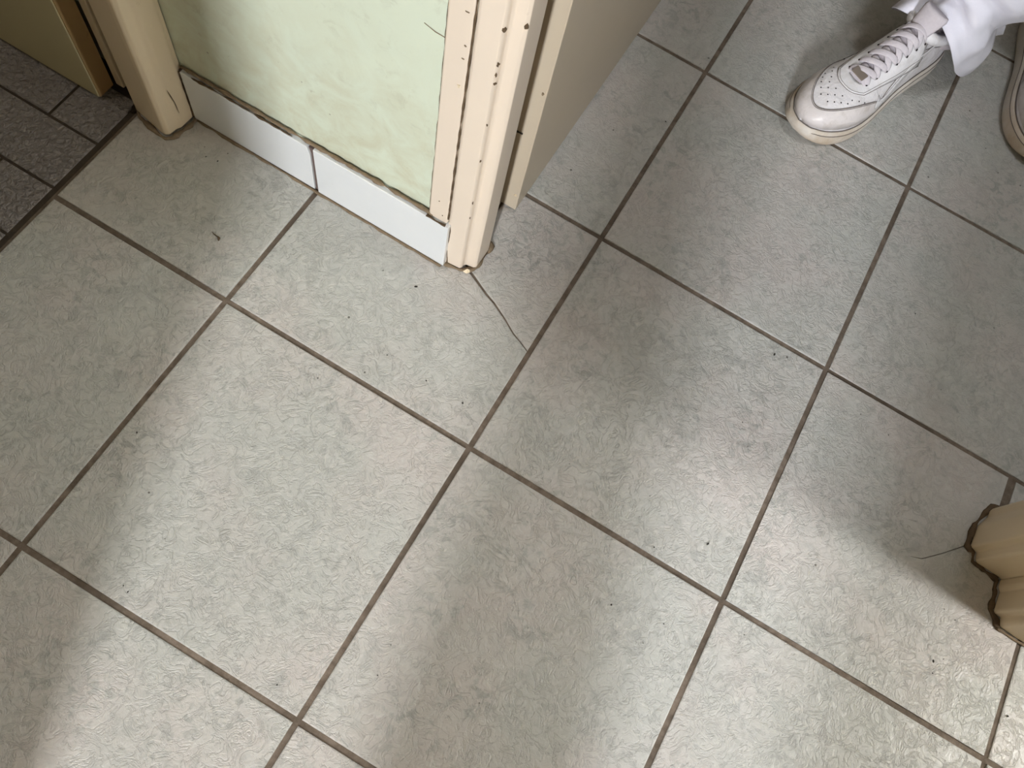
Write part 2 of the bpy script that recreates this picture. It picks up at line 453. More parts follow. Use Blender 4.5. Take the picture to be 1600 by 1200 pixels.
# ------------------------------------------------------------------ door frames
def post(name, prof, z0, z1, mat, parent=None, bev=0.0015):
    bm = bmesh.new(); prism(bm, prof, z0, z1)
    o = obj(name, bm, mat, parent)
    bevel(o, bev, 2, 18)
    return o

# left jamb of the doorway in front: moulded post, flat board on the wall
t1 = empty('trim_1', (-0.13, 0.2, 0)); tag(t1, 'cream door frame post at the corner with the cracked tile', 'door frame', kind='structure')
def child(o, parent):
    o.parent = parent; o.matrix_parent_inverse = Matrix.Translation(-Vector(parent.location)); return o
profA = [(-0.1510, 0.289), (-0.1510, 0.1880), (-0.1480, 0.1868), (-0.1285, 0.1885), (-0.1268, 0.1910), (-0.1262, 0.1950), (-0.1240, 0.1975), (-0.1150, 0.1990), (-0.1120, 0.2015),
         (-0.1120, 0.2320), (-0.1140, 0.2345), (-0.1480, 0.2360), (-0.1490, 0.289)]
child(post('post', profA, 0.0035, 2.02, M_CREAM), t1)
boardA = [(-0.1760, 0.1895), (-0.1757, 0.1855), (-0.1740, 0.1840), (-0.1530, 0.1845), (-0.1518, 0.1855), (-0.1512, 0.1895)]
child(post('casing_board', boardA, 0.0915, 2.06, M_CREAM), t1)
child(post('filler', [(-0.1512, 0.1900), (-0.1512, 0.1870), (-0.1458, 0.1868), (-0.1440, 0.1900)], 0.0, 0.0915, M_CREAM, None, 0.0008), t1)
child(post('rebate_lining', [(-0.1500, 0.2362), (-0.1360, 0.2362), (-0.1400, 0.2890), (-0.1500, 0.2890)], 0.004, 2.02, M_BARE), t1)
child(grime('paint_crack', [(-0.1514, 0.1858, 0.10), (-0.1516, 0.1858, 0.25), (-0.1513, 0.1858, 0.45), (-0.1513, 0.1858, 0.8)], 0.0010, M_GRIME, None, 0.6, 0.6, 5, (0,1,0)), t1)
child(grime('paint_crack', [(-0.1480, 0.1864, 0.090), (-0.1470, 0.1864, 0.065), (-0.1488, 0.1864, 0.040), (-0.1460, 0.1866, 0.012), (-0.1455, 0.1866, 0.002)], 0.0006, M_GRIME, None, 0.8, 0.7, 6, (0,1,0)), t1)
child(grime('wall_joint', [(-0.1768, 0.1885, 0.093), (-0.1766, 0.1885, 0.3), (-0.1768, 0.1885, 0.8)], 0.0009, M_GRIME, None, 0.4, 0.7, 7, (0,1,0)), t1)
child(grime('grime_line', [(-0.1765, 0.1820, 0.0915), (-0.165, 0.1812, 0.0905), (-0.1520, 0.1820, 0.0905)], 0.0012, M_GRIME, None, 0.8, 0.7, 8), t1)
child(grime('grime_line', [(-0.1500, 0.1855, 0.001), (-0.1400, 0.1870, 0.001), (-0.1280, 0.1885, 0.001), (-0.1170, 0.1950, 0.001), (-0.1122, 0.2060, 0.001), (-0.1122, 0.2390, 0.001), (-0.128, 0.247, 0.001), (-0.138, 0.29, 0.001)], 0.0028, M_GRIME2, None, 0.6, 0.7, 9), t1)
child(grime('grime_line', [(-0.1255, 0.1900, 0.0025), (-0.1150, 0.2000, 0.0025), (-0.1127, 0.2100, 0.0025), (-0.1127, 0.2390, 0.0025)], 0.0014, M_GRIME, None, 0.7, 0.8, 10), t1)
# knocked-off flake of paint at the very foot of the corner
bm = bmesh.new()
fv = [bm.verts.new(c) for c in ((-0.1235, 0.1885, 0.0012), (-0.1180, 0.1885, 0.0010), (-0.1135, 0.1955, 0.0012), (-0.1200, 0.1930, 0.0050))]
for f in ((0,1,3), (1,2,3), (2,0,3), (0,2,1)): bm.faces.new([fv[i] for i in f])
child(obj('paint_flake', bm, M_CREAM2), t1)
def chip(parent, c, nrm, rx, ry, mat, seed, name='paint_chip'):
    nrm = Vector(nrm).normalized(); a = nrm.cross(Vector((0,0,1))).normalized(); b = nrm.cross(a)
    rnd = random.Random(seed); bm = bmesh.new(); k = 9
    ring = [(Vector(c) + a*math.cos(2*math.pi*i/k)*rx*rnd.uniform(.4, 1.35) + b*math.sin(2*math.pi*i/k)*ry*rnd.uniform(.5, 1.35)) for i in range(k)]
    lo = [bm.verts.new(p - nrm*0.0006) for p in ring]; hi = [bm.verts.new(Vector(c).lerp(p, 0.85) + nrm*0.0005) for p in ring]
    bm.faces.new(hi); bm.faces.new(lo[::-1])
    for i in range(k): bm.faces.new((lo[i], lo[(i+1) % k], hi[(i+1) % k], hi[i]))
    return child(obj(name, bm, mat), parent)
for k, (c, n, rx, rz) in enumerate([((-0.1272, 0.1905, 0.396), (.6,-1,0), .0014, .0024), ((-0.1272, 0.1905, 0.358), (.6,-1,0), .0012, .0022),
        ((-0.1272, 0.1905, 0.3455), (.6,-1,0), .0008, .0020), ((-0.1272, 0.1905, 0.335), (.6,-1,0), .0013, .0014), ((-0.1272, 0.1905, 0.280), (.6,-1,0), .0007, .0012),
        ((-0.1272, 0.1905, 0.225), (.6,-1,0), .0006, .0016), ((-0.1272, 0.1905, 0.150), (.6,-1,0), .0006, .0022), ((-0.1272, 0.1905, 0.120), (.6,-1,0), .0007, .0014), ((-0.1135, 0.2000, 0.4005), (.6,-1,0), .0019, .0026)]):
    chip(t1, (c[0], c[1]-0.0006, c[2]), n, rx*1.35, rz*1.3, M_GRIME, k)
for k, (x, z, rx, rz, m) in enumerate([(-0.1560, .365, .0012, .0009, M_GRIME2), (-0.1580, .400, .0022, .0005, M_GRIME2), (-0.1565, .350, .0018, .0005, M_GRIME2), (-0.1575, .316, .0022, .0022, M_CREAM2), (-0.1640, .128, .0009, .0009, M_GRIME), (-0.1580, .104, .0008, .0008, M_GRIME)]):
    chip(t1, (x, 0.1841, z), (0, -1, 0), rx, rz, m, 40+k, 'stain')

# right jamb of the same doorway
t2 = empty('trim_2', (0.60, 0.22, 0)); tag(t2, 'cream moulded door jamb at the right edge with brown grime round its foot', 'door frame', kind='structure')
profR = [(0.6450, 0.289), (0.6200, 0.289), (0.5870, 0.2790), (0.5840, 0.2733), (0.5838, 0.2640), (0.5760, 0.2470), (0.5752, 0.2190), (0.5765, 0.2165), (0.5840, 0.2150), (0.5862, 0.2050), (0.5885, 0.2030), (0.6190, 0.2015), (0.6215, 0.2000), (0.6450, 0.2000)]
child(post('jamb', profR, 0.0015, 2.02, M_CREAM2), t2)
profR2 = [(0.6450, 0.1998), (0.6215, 0.1998), (0.6215, 0.1900), (0.6250, 0.1850), (0.6245, 0.1600), (0.6265, 0.1575), (0.6345, 0.1570), (0.6350, 0.1500), (0.6370, 0.1465), (0.6600, 0.1445), (0.6880, 0.1445), (0.6900, 0.1465), (0.6900, 0.1960), (0.6450, 0.1960)]
child(post('architrave', profR2, 0.0015, 2.06, M_CREAM2), t2)
child(grime('grime_line', [(0.618, 0.292, 0.001), (0.586, 0.281, 0.001), (0.581, 0.270, 0.001), (0.573, 0.247, 0.001), (0.572, 0.217, 0.001), (0.582, 0.213, 0.001), (0.584, 0.202, 0.001), (0.603, 0.1995, 0.001), (0.618, 0.1975, 0.001)], 0.0031, M_GRIME, None, 0.55, 0.6, 11), t2)
child(grime('grime_line', [(0.618, 0.199, 0.001), (0.6185, 0.188, 0.001), (0.621, 0.181, 0.001), (0.6215, 0.160, 0.001), (0.628, 0.1545, 0.001), (0.632, 0.1515, 0.001), (0.6345, 0.1440, 0.001)], 0.0033, M_GRIME, None, 0.55, 0.6, 12), t2)
child(grime('grime_line', [(0.634, 0.1435, 0.001), (0.66, 0.1420, 0.001), (0.690, 0.1425, 0.001)], 0.0020, M_GRIME2, None, 0.4, 0.8, 13), t2)

# frame of the left doorway
t3 = empty('trim_3', (-0.55, 0.17, 0)); tag(t3, 'cream door frame post in the corner beside the dark room', 'door frame', kind='structure')
profB = [(-0.5800, 0.189), (-0.5800, 0.1525), (-0.5770, 0.1490), (-0.5330, 0.1400), (-0.5270, 0.1400), (-0.5225, 0.1440), (-0.5210, 0.1545), (-0.5180, 0.1600), (-0.5170, 0.1800), (-0.5190, 0.1850), (-0.5190, 0.189)]
child(post('post', profB, 0.0035, 2.02, M_CREAM2), t3)
child(post('door_stop', [(-0.6195, 0.189), (-0.6195, 0.1645), (-0.6075, 0.1645), (-0.6075, 0.189)], 0.006, 2.02, M_CREAM2), t3)
child(post('hinge_gap_shade', [(-0.6075, 0.189), (-0.6075, 0.1750), (-0.5800, 0.1750), (-0.5800, 0.189)], 0.0, 2.02, M_DARKGAP), t3)  # solid near-black fill, colour stands in for shade inside the gap
child(grime('grime_line', [(-0.581, 0.153, 0.001), (-0.570, 0.1445, 0.001), (-0.534, 0.1370, 0.001), (-0.525, 0.1370, 0.001), (-0.5185, 0.1430, 0.001), (-0.516, 0.158, 0.001), (-0.513, 0.1700, 0.001), (-0.514, 0.182, 0.001)], 0.0030, M_GRIME2, None, 0.7, 0.7, 14), t3)
child(grime('grime_line', [(-0.584, 0.186, 0.001), (-0.584, 0.152, 0.001), (-0.579, 0.1460, 0.001)], 0.0050, M_DARKGAP, None, 0.5, 0.5, 15), t3)
child(grime('paint_crack', [(-0.5165, 0.158, 0.075), (-0.5163, 0.160, 0.062), (-0.5163, 0.162, 0.050), (-0.5165, 0.163, 0.030)], 0.0004, M_GRIME, None, 1.0, 0.7, 16, (1,0,0)), t3)
# head of each frame
for t, a in ((t1, (-0.15, 0.645, 0.1868, 0.289, 2.02, 2.06)), (t3, (-0.62, -0.52, -0.62, 0.189, 2.02, 2.06))):
    bm = bmesh.new(); box(bm, *a); child(obj('head', bm, M_CREAM), t)

# ------------------------------------------------------------------ doors
def handle(door, c, d):
    bm = bmesh.new(); c = Vector(c); d = Vector(d)
    tube(bm, [c, c+d*0.012], 0.024, 14, up=(0.3, 0.2, 1)); tube(bm, [c+d*0.012, c+d*0.05], 0.009, 10, up=(0.3, 0.2, 1))
    s = d.cross(Vector((0, 0, 1)))*-1
    tube(bm, spline([c+d*0.05, c+d*0.056+s*0.05, c+d*0.05+s*0.11], 6), 0.009, 10)
    return child(obj('handle', bm, mat_plain('brushed_steel', (0.5, 0.5, 0.5), 0.35, 0.6), None, True), door)
d1 = empty('door_1', (-0.13, 0.30, 0)); tag(d1, 'cream door standing open into the room with the person', 'door', kind='structure')
bm = bmesh.new(); box(bm, -0.1475, -0.1125, 0.3000, 0.985, 0.0050, 2.0)
o = obj('leaf', bm, M_DOOR); bevel(o, 0.0012); child(o, d1)
o = grime('scuff', [(-0.1405, 0.2990, 0.150), (-0.1365, 0.2990, 0.149), (-0.1275, 0.2992, 0.1495)], 0.0013, M_CRUMB, None, 0.8, 0.6, 21, (0,1,0)); child(o, d1)
chip(d1, (-0.1385, 0.2994, 0.150), (0, -1, 0), .0026, .0032, M_CRUMB, 91, 'screw_hole')
chip(d1, (-0.1170, 0.2997, 0.223), (0, -1, 0), .0016, .0020, M_GRIME2, 92, 'stain')
chip(d1, (-0.1170, 0.2997, 0.035), (0, -1, 0), .0020, .0024, M_CREAM2, 93, 'stain')
handle(d1, (-0.1125, 0.93, 1.0), (1, 0, 0))
d2 = empty('door_2', (-0.63, 0.15, 0)); tag(d2, 'dull yellow door open into the dark tiled room', 'door', kind='structure')
bm = bmesh.new(); box(bm, -1.33, -0.6230, 0.1370, 0.1630, 0.0050, 2.0)
o = obj('leaf', bm, M_DOORB); bevel(o, 0.0012); child(o, d2)
bm = bmesh.new(); box(bm, -0.6230, -0.6215, 0.1385, 0.1620, 0.0055, 2.0)
child(obj('worn_edge', bm, M_BARE), d2)
handle(d2, (-1.27, 0.137, 1.0), (0, -1, 0))

# ------------------------------------------------------------------ crumbs on the floor
def crumb_mesh(seed):
    rnd = random.Random(seed); bm = bmesh.new()
    bmesh.ops.create_icosphere(bm, subdivisions=1, radius=1.0)
    a = rnd.uniform(1.0, 2.0)
    for v in bm.verts: v.co = Vector((v.co.x*a, v.co.y, max(-0.3, v.co.z*0.6)))*rnd.uniform(.75, 1.2)
    me = bpy.data.meshes.new('crumb'); bm.to_mesh(me); bm.free(); me.materials.append(M_CRUMB); return me
CM = [crumb_mesh(i) for i in range(4)]
CR = [(-0.1601,0.1388),(-0.0344,0.0416),(0.2657,0.3127),(0.4383,0.444),(-0.3148,-0.1793),(-0.2188,-0.2551),(-0.2238,-0.3135),(0.2244,-0.0696),(0.2914,0.0488),(0.2382,0.0122),(0.3704,-0.0206),(0.4191,0.0608),(0.5776,0.0679),(0.5812,0.0549),(0.5879,0.0763),(0.6759,0.0571),(0.5867,0.1254),(0.5708,0.1304),(0.3698,0.8573),(0.2512,0.7392),(0.1266,0.9095),(0.0228,0.5891),(-0.0106,0.5508),(0.4135,0.8051),(-0.4707,0.1445),(-0.4525,0.1635),(-0.4556,0.1473),(-0.14,0.0443),(-0.0847,0.0421),(0.1086,0.0454),(0.0446,-0.2575),(-0.0368,-0.315),(-0.2161,-0.3163),(-0.4805,0.1549),(0.4099,0.4785),(0.2666,0.2063),(0.2848,0.1814),(0.4364,0.295),(0.285,-0.0574),(0.2739,-0.0872)]
BIG = {0: 1.7, 1: 1.5, 2: 1.6, 7: 1.4, 8: 1.5, 12: 1.5, 15: 1.6}
for k, (x, y) in enumerate(CR):
    o = link('crumb', CM[k % 4]); sc = 0.00078*BIG.get(k, random.uniform(.6, 1.1))
    o.location = (x, y, 0.0002+0.28*sc); o.scale = (sc, sc, sc); o.rotation_euler = (0, 0, random.uniform(0, 6.28))
    tag(o, 'tiny dark crumb of dirt lying on the grey floor tiles', 'crumb', 'crumbs scattered on the floor')
bm = bmesh.new()
tube(bm, [(-0.0085,0.0015,0.0012),(-0.004,0.0004,0.0008),(0,0,0.001),(0.003,-0.0006,0.0016)], 0.0007, 6, taper=[.3,.8,1,1.2])
tube(bm, [(0.002,0.0004,0.0012),(0.0045,-0.0012,0.0020),(0.0058,-0.0042,0.0012)], 0.0014, 6, 0.6, taper=[.6,1.2,.5])
o = obj('dirt_scrap', bm, M_GRIME); o.location = (-0.3925, 0.0618, 0)
tag(o, 'curled brown scrap of dirt on the tile below the skirting', 'dirt scrap')

# ------------------------------------------------------------------ person: shoes, trousers, body
def mat_leather(name, col, crease=0.35, dirt=0.35, rough=0.42, dcol=(0.42, 0.36, 0.31)):
    s = NT(name); v = s.coord()
    n = s.noise(v, 22, 4); d = s.noise(v, 60, 6, 0.65, 0.5)
    c = s.mix(s.ramp(n, [(0.35, 0), (0.7, 0.35)]), col, tuple(x*0.85 for x in col))
    c = s.mix(s.math('MULTIPLY', s.ramp(d, [(0.48, 0), (0.72, 1)]), dirt), c, dcol)
    s.bump(s.noise(v, 45, 5, 0.55, 1.2), crease, 0.007)
    return s.set(c, rough, 0.4)
M_UP = mat_leather('white_leather', (0.78, 0.75, 0.76))
M_UP2 = mat_leather('white_leather_overlay', (0.80, 0.775, 0.785), 0.2)
M_TOE = mat_leather('scuffed_toe_leather', (0.72, 0.665, 0.65), 0.15, 0.5, 0.35)
M_LACE = mat_plain('grey_white_lace', (0.62, 0.57, 0.60), 0.8, 0.2, 0.12, 300, 0.3)
M_TONGUE = mat_plain('tongue_fabric', (0.58, 0.53, 0.56), 0.85, 0.15, 0.1, 300)
M_LINE = mat_plain('dark_seam', (0.16, 0.135, 0.12), 0.8, 0.2, 0.3)
M_HOLE = mat_plain('eyelet_hole', (0.03, 0.025, 0.025), 0.9, 0.1, 0.2)
M_TAG = mat_plain('taupe_lace_tag', (0.20, 0.16, 0.13), 0.45, 0.5, 0.15)
def mat_sole():
    s = NT('dirty_rubber_sole'); v = s.coord()
    xyz = s.sep(v)
    dirt = s.ramp(s.noise(v, 35, 5), [(0.35, 0.1), (0.68, 0.9)])
    toe = s.n('ShaderNodeMapRange'); toe.inputs[1].default_value = 0.16; toe.inputs[2].default_value = 0.27
    s.l(xyz[0], toe.inputs[0])
    c = s.mix(s.math('MULTIPLY', dirt, s.math('ADD', s.math('MULTIPLY', toe.outputs[0], 0.75), 0.25)), (0.68, 0.63, 0.57), (0.45, 0.345, 0.235))
    s.bump(s.noise(v, 420, 2), 0.35, 0.0008)
    return s.set(c, 0.6, 0.3)
M_SOLE = mat_sole()
def mat_cloth():
    s = NT('white_cotton'); v = s.coord()
    n = s.noise(v, 700, 2)
    c = s.mix(n, (0.80, 0.785, 0.88), (0.86, 0.845, 0.93))
    s.bump(n, 0.2, 0.0006)
    s.b.inputs['Sheen Weight'].default_value = 0.15
    return s.set(c, 0.85, 0.15)
M_CLOTH = mat_cloth()

L = 0.305
HW = [(0,0.001),(0.012,0.014),(0.04,0.0245),(0.10,0.0325),(0.2,0.0365),(0.32,0.0370),(0.44,0.0385),(0.56,0.0440),(0.66,0.0490),(0.75,0.0510),(0.83,0.0485),(0.90,0.0410),(0.95,0.0310),(0.985,0.0170),(1,0.001)]
HT = [(0,0.072),(0.04,0.084),(0.12,0.088),(0.22,0.088),(0.32,0.098),(0.40,0.106),(0.48,0.100),(0.56,0.089),(0.64,0.0785),(0.72,0.070),(0.80,0.0645),(0.88,0.0590),(0.94,0.0500),(0.98,0.0400),(1,0.030)]
SOLE_T = [(0,0.034),(0.3,0.030),(0.6,0.0265),(0.85,0.0270),(1,0.0290)]
def hw(t): return max(0.0008, smooth_interp(t, HW))
def cy(t): return 0.006*math.sin(math.pi*min(1, max(0, (t-0.25)/0.75))*0.75)     # the last curves towards the big toe
def zt(t): return smooth_interp(t, HT)
def zs(t): return smooth_interp(t, SOLE_T) - 0.003
# section: y = w cos^a, z = zs + (h-zs) sin^b
def exps(t):
    return interp(t, [(0.0, 0.5), (0.20, 0.50), (0.34, 0.66), (0.46, 0.86), (0.60, 0.88), (0.78, 0.62)]), interp(t, [(0.30, 0.9), (0.55, 0.95), (0.78, 0.85)])
def S(t, th, off=0.0, side=1):
    """surface point: t along the shoe, th from 0 (side +) over the top to pi (side -)"""
    def raw(t, th):
        w = max(0.0006, hw(t)-0.0035); a, b = exps(t); c, s = math.cos(th), max(0.0, math.sin(th))
        k = interp(t, [(0.25, 0.85), (0.55, 0.88), (0.8, 1.0)])        # narrows towards the throat
        y = w*math.copysign(abs(c)**a, c)
        y *= lerp(1, k, s**1.0)
        return Vector((t*L, (cy(t)+y)*1.0, zs(t)+(zt(t)-zs(t))*s**b))
    p = raw(t, th)
    if off:
        e = 0.004; d1 = raw(min(0.999, t+e), th)-raw(max(0.001, t-e), th)
        e2 = 0.02; d2 = raw(t, min(math.pi, th+e2))-raw(t, max(0, th-e2))
        n = d1.cross(d2)
        if n.length > 1e-12:
            n.normalize()
            if n.dot(p - Vector((min(max(t*L, 0.04), L-0.06), 0, 0.03))) < 0: n = -n
            p = p + n*off
    return p
def TH(t, y):
    """angle whose plan offset from the centre line is y"""
    lo, hi = 0.0, math.pi
    for _ in range(26):
        m = (lo+hi)/2
        if S(t, m).y - cy(t) > y: lo = m
        else: hi = m
    return (lo+hi)/2
def XY(x, y, off=0.0):
    t = min(0.995, max(0.005, x/L)); w = hw(t)-0.0037
    y = min(max(y-cy(t), -w), w)
    return S(t, TH(t, y), off)
def ribbon(name, A, B, rows, off, mat, parent, edge=True):
    """raised panel between two matched lists of (x, y) in the plan of the shoe"""
    bm = bmesh.new(); n = len(A); g = []
    for r in range(rows+1):
        f = r/rows
        g.append([bm.verts.new(XY(lerp(a[0], b[0], f), lerp(a[1], b[1], f), off)) for a, b in zip(A, B)])
    for r in range(rows):
        for i in range(n-1): bm.faces.new((g[r][i], g[r][i+1], g[r+1][i+1], g[r+1][i]))
    if edge:
        for row, C in ((g[0], A), (g[-1], B)):
            lo = [bm.verts.new(XY(c[0], c[1], -0.0008)) for c in C]
            for i in range(n-1): bm.faces.new((row[i], row[i+1], lo[i+1], lo[i]))
        for col, (ca, cb) in ((0, (A[0], B[0])), (-1, (A[-1], B[-1]))):
            lo = [bm.verts.new(XY(lerp(ca[0], cb[0], r/rows), lerp(ca[1], cb[1], r/rows), -0.0008)) for r in range(rows+1)]
            for r in range(rows): bm.faces.new((g[r][col], g[r+1][col], lo[r+1], lo[r]))
    return obj(name, bm, mat, parent, True)
def sline(pts, r, off, bm, sm=6):
    P = [XY(p.x, p.y, off) for p in spline([(a, b, 0) for a, b in pts], sm)]
    tube(bm, P, r, 5)

def build_shoe(parent, mirror):
    # upper --------------------------------------------------------
    bm = bmesh.new(); NTt, NA = 64, 36; rows = []
    ts = [0.5-0.5*math.cos(math.pi*(i+0.5)/NTt) for i in range(NTt)]
    for t in ts:
        rows.append([bm.verts.new(S(t, math.pi*k/NA)) for k in range(NA+1)])
    for i in range(NTt-1):
        for k in range(NA): bm.faces.new((rows[i][k], rows[i][k+1], rows[i+1][k+1], rows[i+1][k]))
    bm.faces.new(rows[0]); bm.faces.new(rows[-1][::-1])
    shoe = obj('shoe', bm, M_UP, parent, True)
    # sole ---------------------------------------------------------
    bm = bmesh.new(); out = []
    N = 60
    for k in range(N+1):
        t = 0.5-0.5*math.cos(math.pi*k/N); out.append((t, 1))
    for k in range(N-1, 0, -1):
        t = 0.5-0.5*math.cos(math.pi*k/N); out.append((t, -1))
    def lvl(f):
        ring = []
        for t, sd in out:
            z1 = smooth_interp(t, SOLE_T); z0 = 0.0 + 0.010*max(0, (t-0.86)/0.14)**2
            w = hw(t) + 0.0022*math.sin(math.pi*min(1, f*1.15)) - (0.0035 if f == 0 else 0) - (0.0030 if f >= 1 else 0)
            xx = t*L + (0.0030*math.sin(math.pi*f) if t > 0.97 else 0)
            ring.append(bm.verts.new((xx, cy(t)+sd*max(0.0004, w), lerp(z0, z1, f))))
        return ring
    R = [lvl(f) for f in (0, 0.08, 0.25, 0.5, 0.75, 0.92, 1.0)]
    m = len(out)
    for a, b in zip(R, R[1:]):
        for i in range(m): bm.faces.new((a[i], a[(i+1) % m], b[(i+1) % m], b[i]))
    bm.faces.new(R[0]); bm.faces.new(R[-1])
    obj('sole', bm, M_SOLE, shoe, True)
    # dark lines where sole and upper meet -------------------------
    bm = bmesh.new()
    for dz, dw in ((0.0005, -0.0026), (-0.0065, 0.0009)):
        tube(bm, [(t*L+(0.0014 if t > .97 else 0), cy(t)+sd*max(0.0004, hw(t)+dw), smooth_interp(t, SOLE_T)+dz) for t, sd in out], 0.0007, 5, closed=True)
    obj('sole_seam', bm, M_LINE, shoe, True)
    # toe cap: between sole edge and the oval of the toe box --------
    outer, inner = [], []
    for k in range(41):
        a = math.pi*(k/40) - math.pi/2                         # -90..90 round the toe
        xo = 0.60*L + 0.395*L*max(0, math.cos(a)); t = xo/L
        yo = cy(t) + math.copysign(hw(t)-0.0039, math.sin(a)) if abs(a) > 1e-6 else cy(t)
        if k == 20: yo = cy(t)
        xi = 0.58*L + 0.362*L*max(0, math.cos(a))**0.85
        yi = 0.005 + 0.0405*math.sin(a)
        outer.append((xo, yo)); inner.append((xi, yi))
    ribbon('toe_cap', outer, inner, 6, 0.0011, M_TOE, shoe)
    bm = bmesh.new()
    tube(bm, [XY(x, y, 0.0012) for x, y in inner], 0.00055, 5)
    tube(bm, [XY(lerp(i[0], o[0], .10), lerp(i[1], o[1], .10), 0.0013) for i, o in zip(inner, outer)], 0.00035, 5)
    # quarter seams on both flanks
    for sd in (1, -1):
        tube(bm, [S(lerp(0.62, 0.10, f), math.pi/2 - sd*(math.pi/2)*(1-0.30-0.22*math.sin(f*math.pi)), 0.0008) for f in [i/16 for i in range(17)]], 0.0004, 5)
    obj('stitch_line', bm, M_LINE, shoe, True)
    # tongue and its gap -------------------------------------------
    n = 12; A = [(lerp(0.37, 0.735, i/n)*L, 0.0145+cy(lerp(0.37, 0.735, i/n))) for i in range(n+1)]
    B = [(a[0], a[1]-0.029) for a in A]
    ribbon('tongue', A, B, 6, 0.0006, M_TONGUE, shoe)
    # padded end of the tongue rising above the collar
    bm = bmesh.new(); rows = []
    for i in range(8):
        f = i/7; hgt = lerp(0.0, 0.030, f); wd = lerp(0.0165, 0.0215, f)*(1 if i < 7 else 0.9)
        c = S(0.40, math.pi/2) + Vector((-0.016*f, 0, hgt*0.85))
        ring = []
        for k in range(14):
            a = 2*math.pi*k/14
            ring.append(bm.verts.new(c + Vector((math.sin(a)*0.0045*(1+0.3*f) - 0.30*abs(math.cos(a))**2*wd*0.6, math.cos(a)*wd, 0))))
        rows.append(ring)
    for a, b in zip(rows, rows[1:]):
        for k in range(14): bm.faces.new((a[k], a[(k+1) % 14], b[(k+1) % 14], b[k]))
    bm.faces.new(rows[0][::-1]); bm.faces.new(rows[-1])
    obj('tongue_top', bm, M_TONGUE, shoe, True)
    # padded collar round the ankle
    bm = bmesh.new(); P = []
    for k in range(28):
        a = 2*math.pi*k/28; t = 0.205 - 0.175*math.cos(a)
        zz = smooth_interp(t, [(0.03, 0.088), (0.12, 0.083), (0.25, 0.088), (0.38, 0.104)])
        P.append((t*L, cy(t)+0.0285*math.copysign(abs(math.sin(a))**0.7, math.sin(a)), zz))
    tube(bm, P, 0.0080, 10, closed=True)
    obj('collar', bm, M_UP2, shoe, True)
    # eyestay: a U of overlay leather with its holes ----------------
    def cl(t): return cy(t)
    innerU, outerU = [], []
    K = 34
    for k in range(K+1):
        f = k/K*2-1                                            # -1 .. 1 round the U
        s = 1 if f > 0 else -1; u = abs(f)
        if u > 0.30:
            q = (u-0.30)/0.70; t = lerp(0.735, 0.36, q)
            innerU.append((t*L, cl(t)+s*lerp(0.0115, 0.0120, q))); outerU.append((lerp(0.745, 0.36, q)*L, cl(t)+s*lerp(0.0265, 0.0300, min(1, q*2))))
        else:
            q = u/0.30
            innerU.append((lerp(0.742, 0.735, q)*L, cl(0.74)+s*0.0115*q))
            outerU.append((lerp(0.802, 0.745, q**2.2)*L, cl(0.76)+s*0.0265*q**0.75))
    ribbon('eyestay', innerU, outerU, 5, 0.0017, M_UP2, shoe)
    bm = bmesh.new()
    tube(bm, [XY(x, y, 0.0016) for x, y in outerU], 0.00045, 5)
    tube(bm, [XY(lerp(b[0], a[0], .16), lerp(b[1], a[1], .16), 0.0018) for a, b in zip(innerU, outerU)], 0.0003, 5)
    obj('stitch_line', bm, M_LINE, shoe, True)
    EY = [lerp(0.715, 0.385, i/6) for i in range(7)]
    for t in EY:
        for sd in (1, -1):
            y = cl(t) + sd*lerp(0.0170, 0.0185, (0.715-t)/0.33)
            c = XY(t*L, y, 0.0019); bm = bmesh.new()
            e1 = (XY(t*L+0.002, y, 0.0019)-c).normalized(); e2 = (XY(t*L, y+0.002, 0.0019)-c).normalized()
            nn = e1.cross(e2).normalized()
            lo = [bm.verts.new(c + (e1*math.cos(a)+e2*math.sin(a))*0.0017 - nn*0.0006) for a in [2*math.pi*k/10 for k in range(10)]]
            hi = [bm.verts.new(v.co + nn*0.0010) for v in lo]
            bm.faces.new(hi); bm.faces.new(lo[::-1])
            for k in range(10): bm.faces.new((lo[k], lo[(k+1) % 10], hi[(k+1) % 10], hi[k]))
            obj('eyelet', bm, M_HOLE, shoe)
    # perforations of the toe box -----------------------------------
    bm = bmesh.new()
    rows_p = [(0.900, (-0.008, 0.006)), (0.880, (-0.016, -0.002, 0.012)), (0.858, (-0.023, -0.010, 0.004, 0.018)), (0.834, (-0.028, -0.016, -0.003, 0.011, 0.024)), (0.808, (-0.021, -0.031, 0.0235, 0.033)), (0.780, (-0.028, 0.0295, 0.0355)), (0.752, (-0.0325, 0.0345))]
    for t, ys in rows_p:
        for y in ys:
            c = XY(t*L, cl(t)+y, 0.0003); e = 0.002
            e1 = (XY(t*L+e, cl(t)+y, 0.0003)-c).normalized(); e2 = (XY(t*L, cl(t)+y+e, 0.0003)-c).normalized()
            lo = [bm.verts.new(c + (e1*math.cos(a)+e2*math.sin(a))*0.00105) for a in [2*math.pi*k/7 for k in range(7)]]
            bm.faces.new(lo)
    tag(obj('perforations', bm, M_HOLE, shoe), 'small dark air holes in the toe box', kind='stuff')
    # laces ----------------------------------------------------------
    def lace(t0, y0, t1, y1, lift, w=0.0040):
        P, U = [], []
        for i in range(13):
            f = i/12; t = lerp(t0, t1, f); y = lerp(y0, y1, f)
            o = 0.0012 + lift*math.sin(math.pi*f)**0.7
            p = XY(t*L, cl(t)+y, o); P.append(p)
            q = XY(t*L, cl(t)+y, o+0.002) - p; U.append(q.normalized() if q.length > 1e-9 else Vector((0,0,1)))
        bm = bmesh.new(); tube(bm, P, w*1.15, 8, 0.20, U, taper=[.62, .85] + [1]*9 + [.85, .62])
        obj('lace', bm, M_LACE, shoe, True)
    lace(EY[0], 0.0175, EY[0], -0.0175, 0.0028, 0.0046)
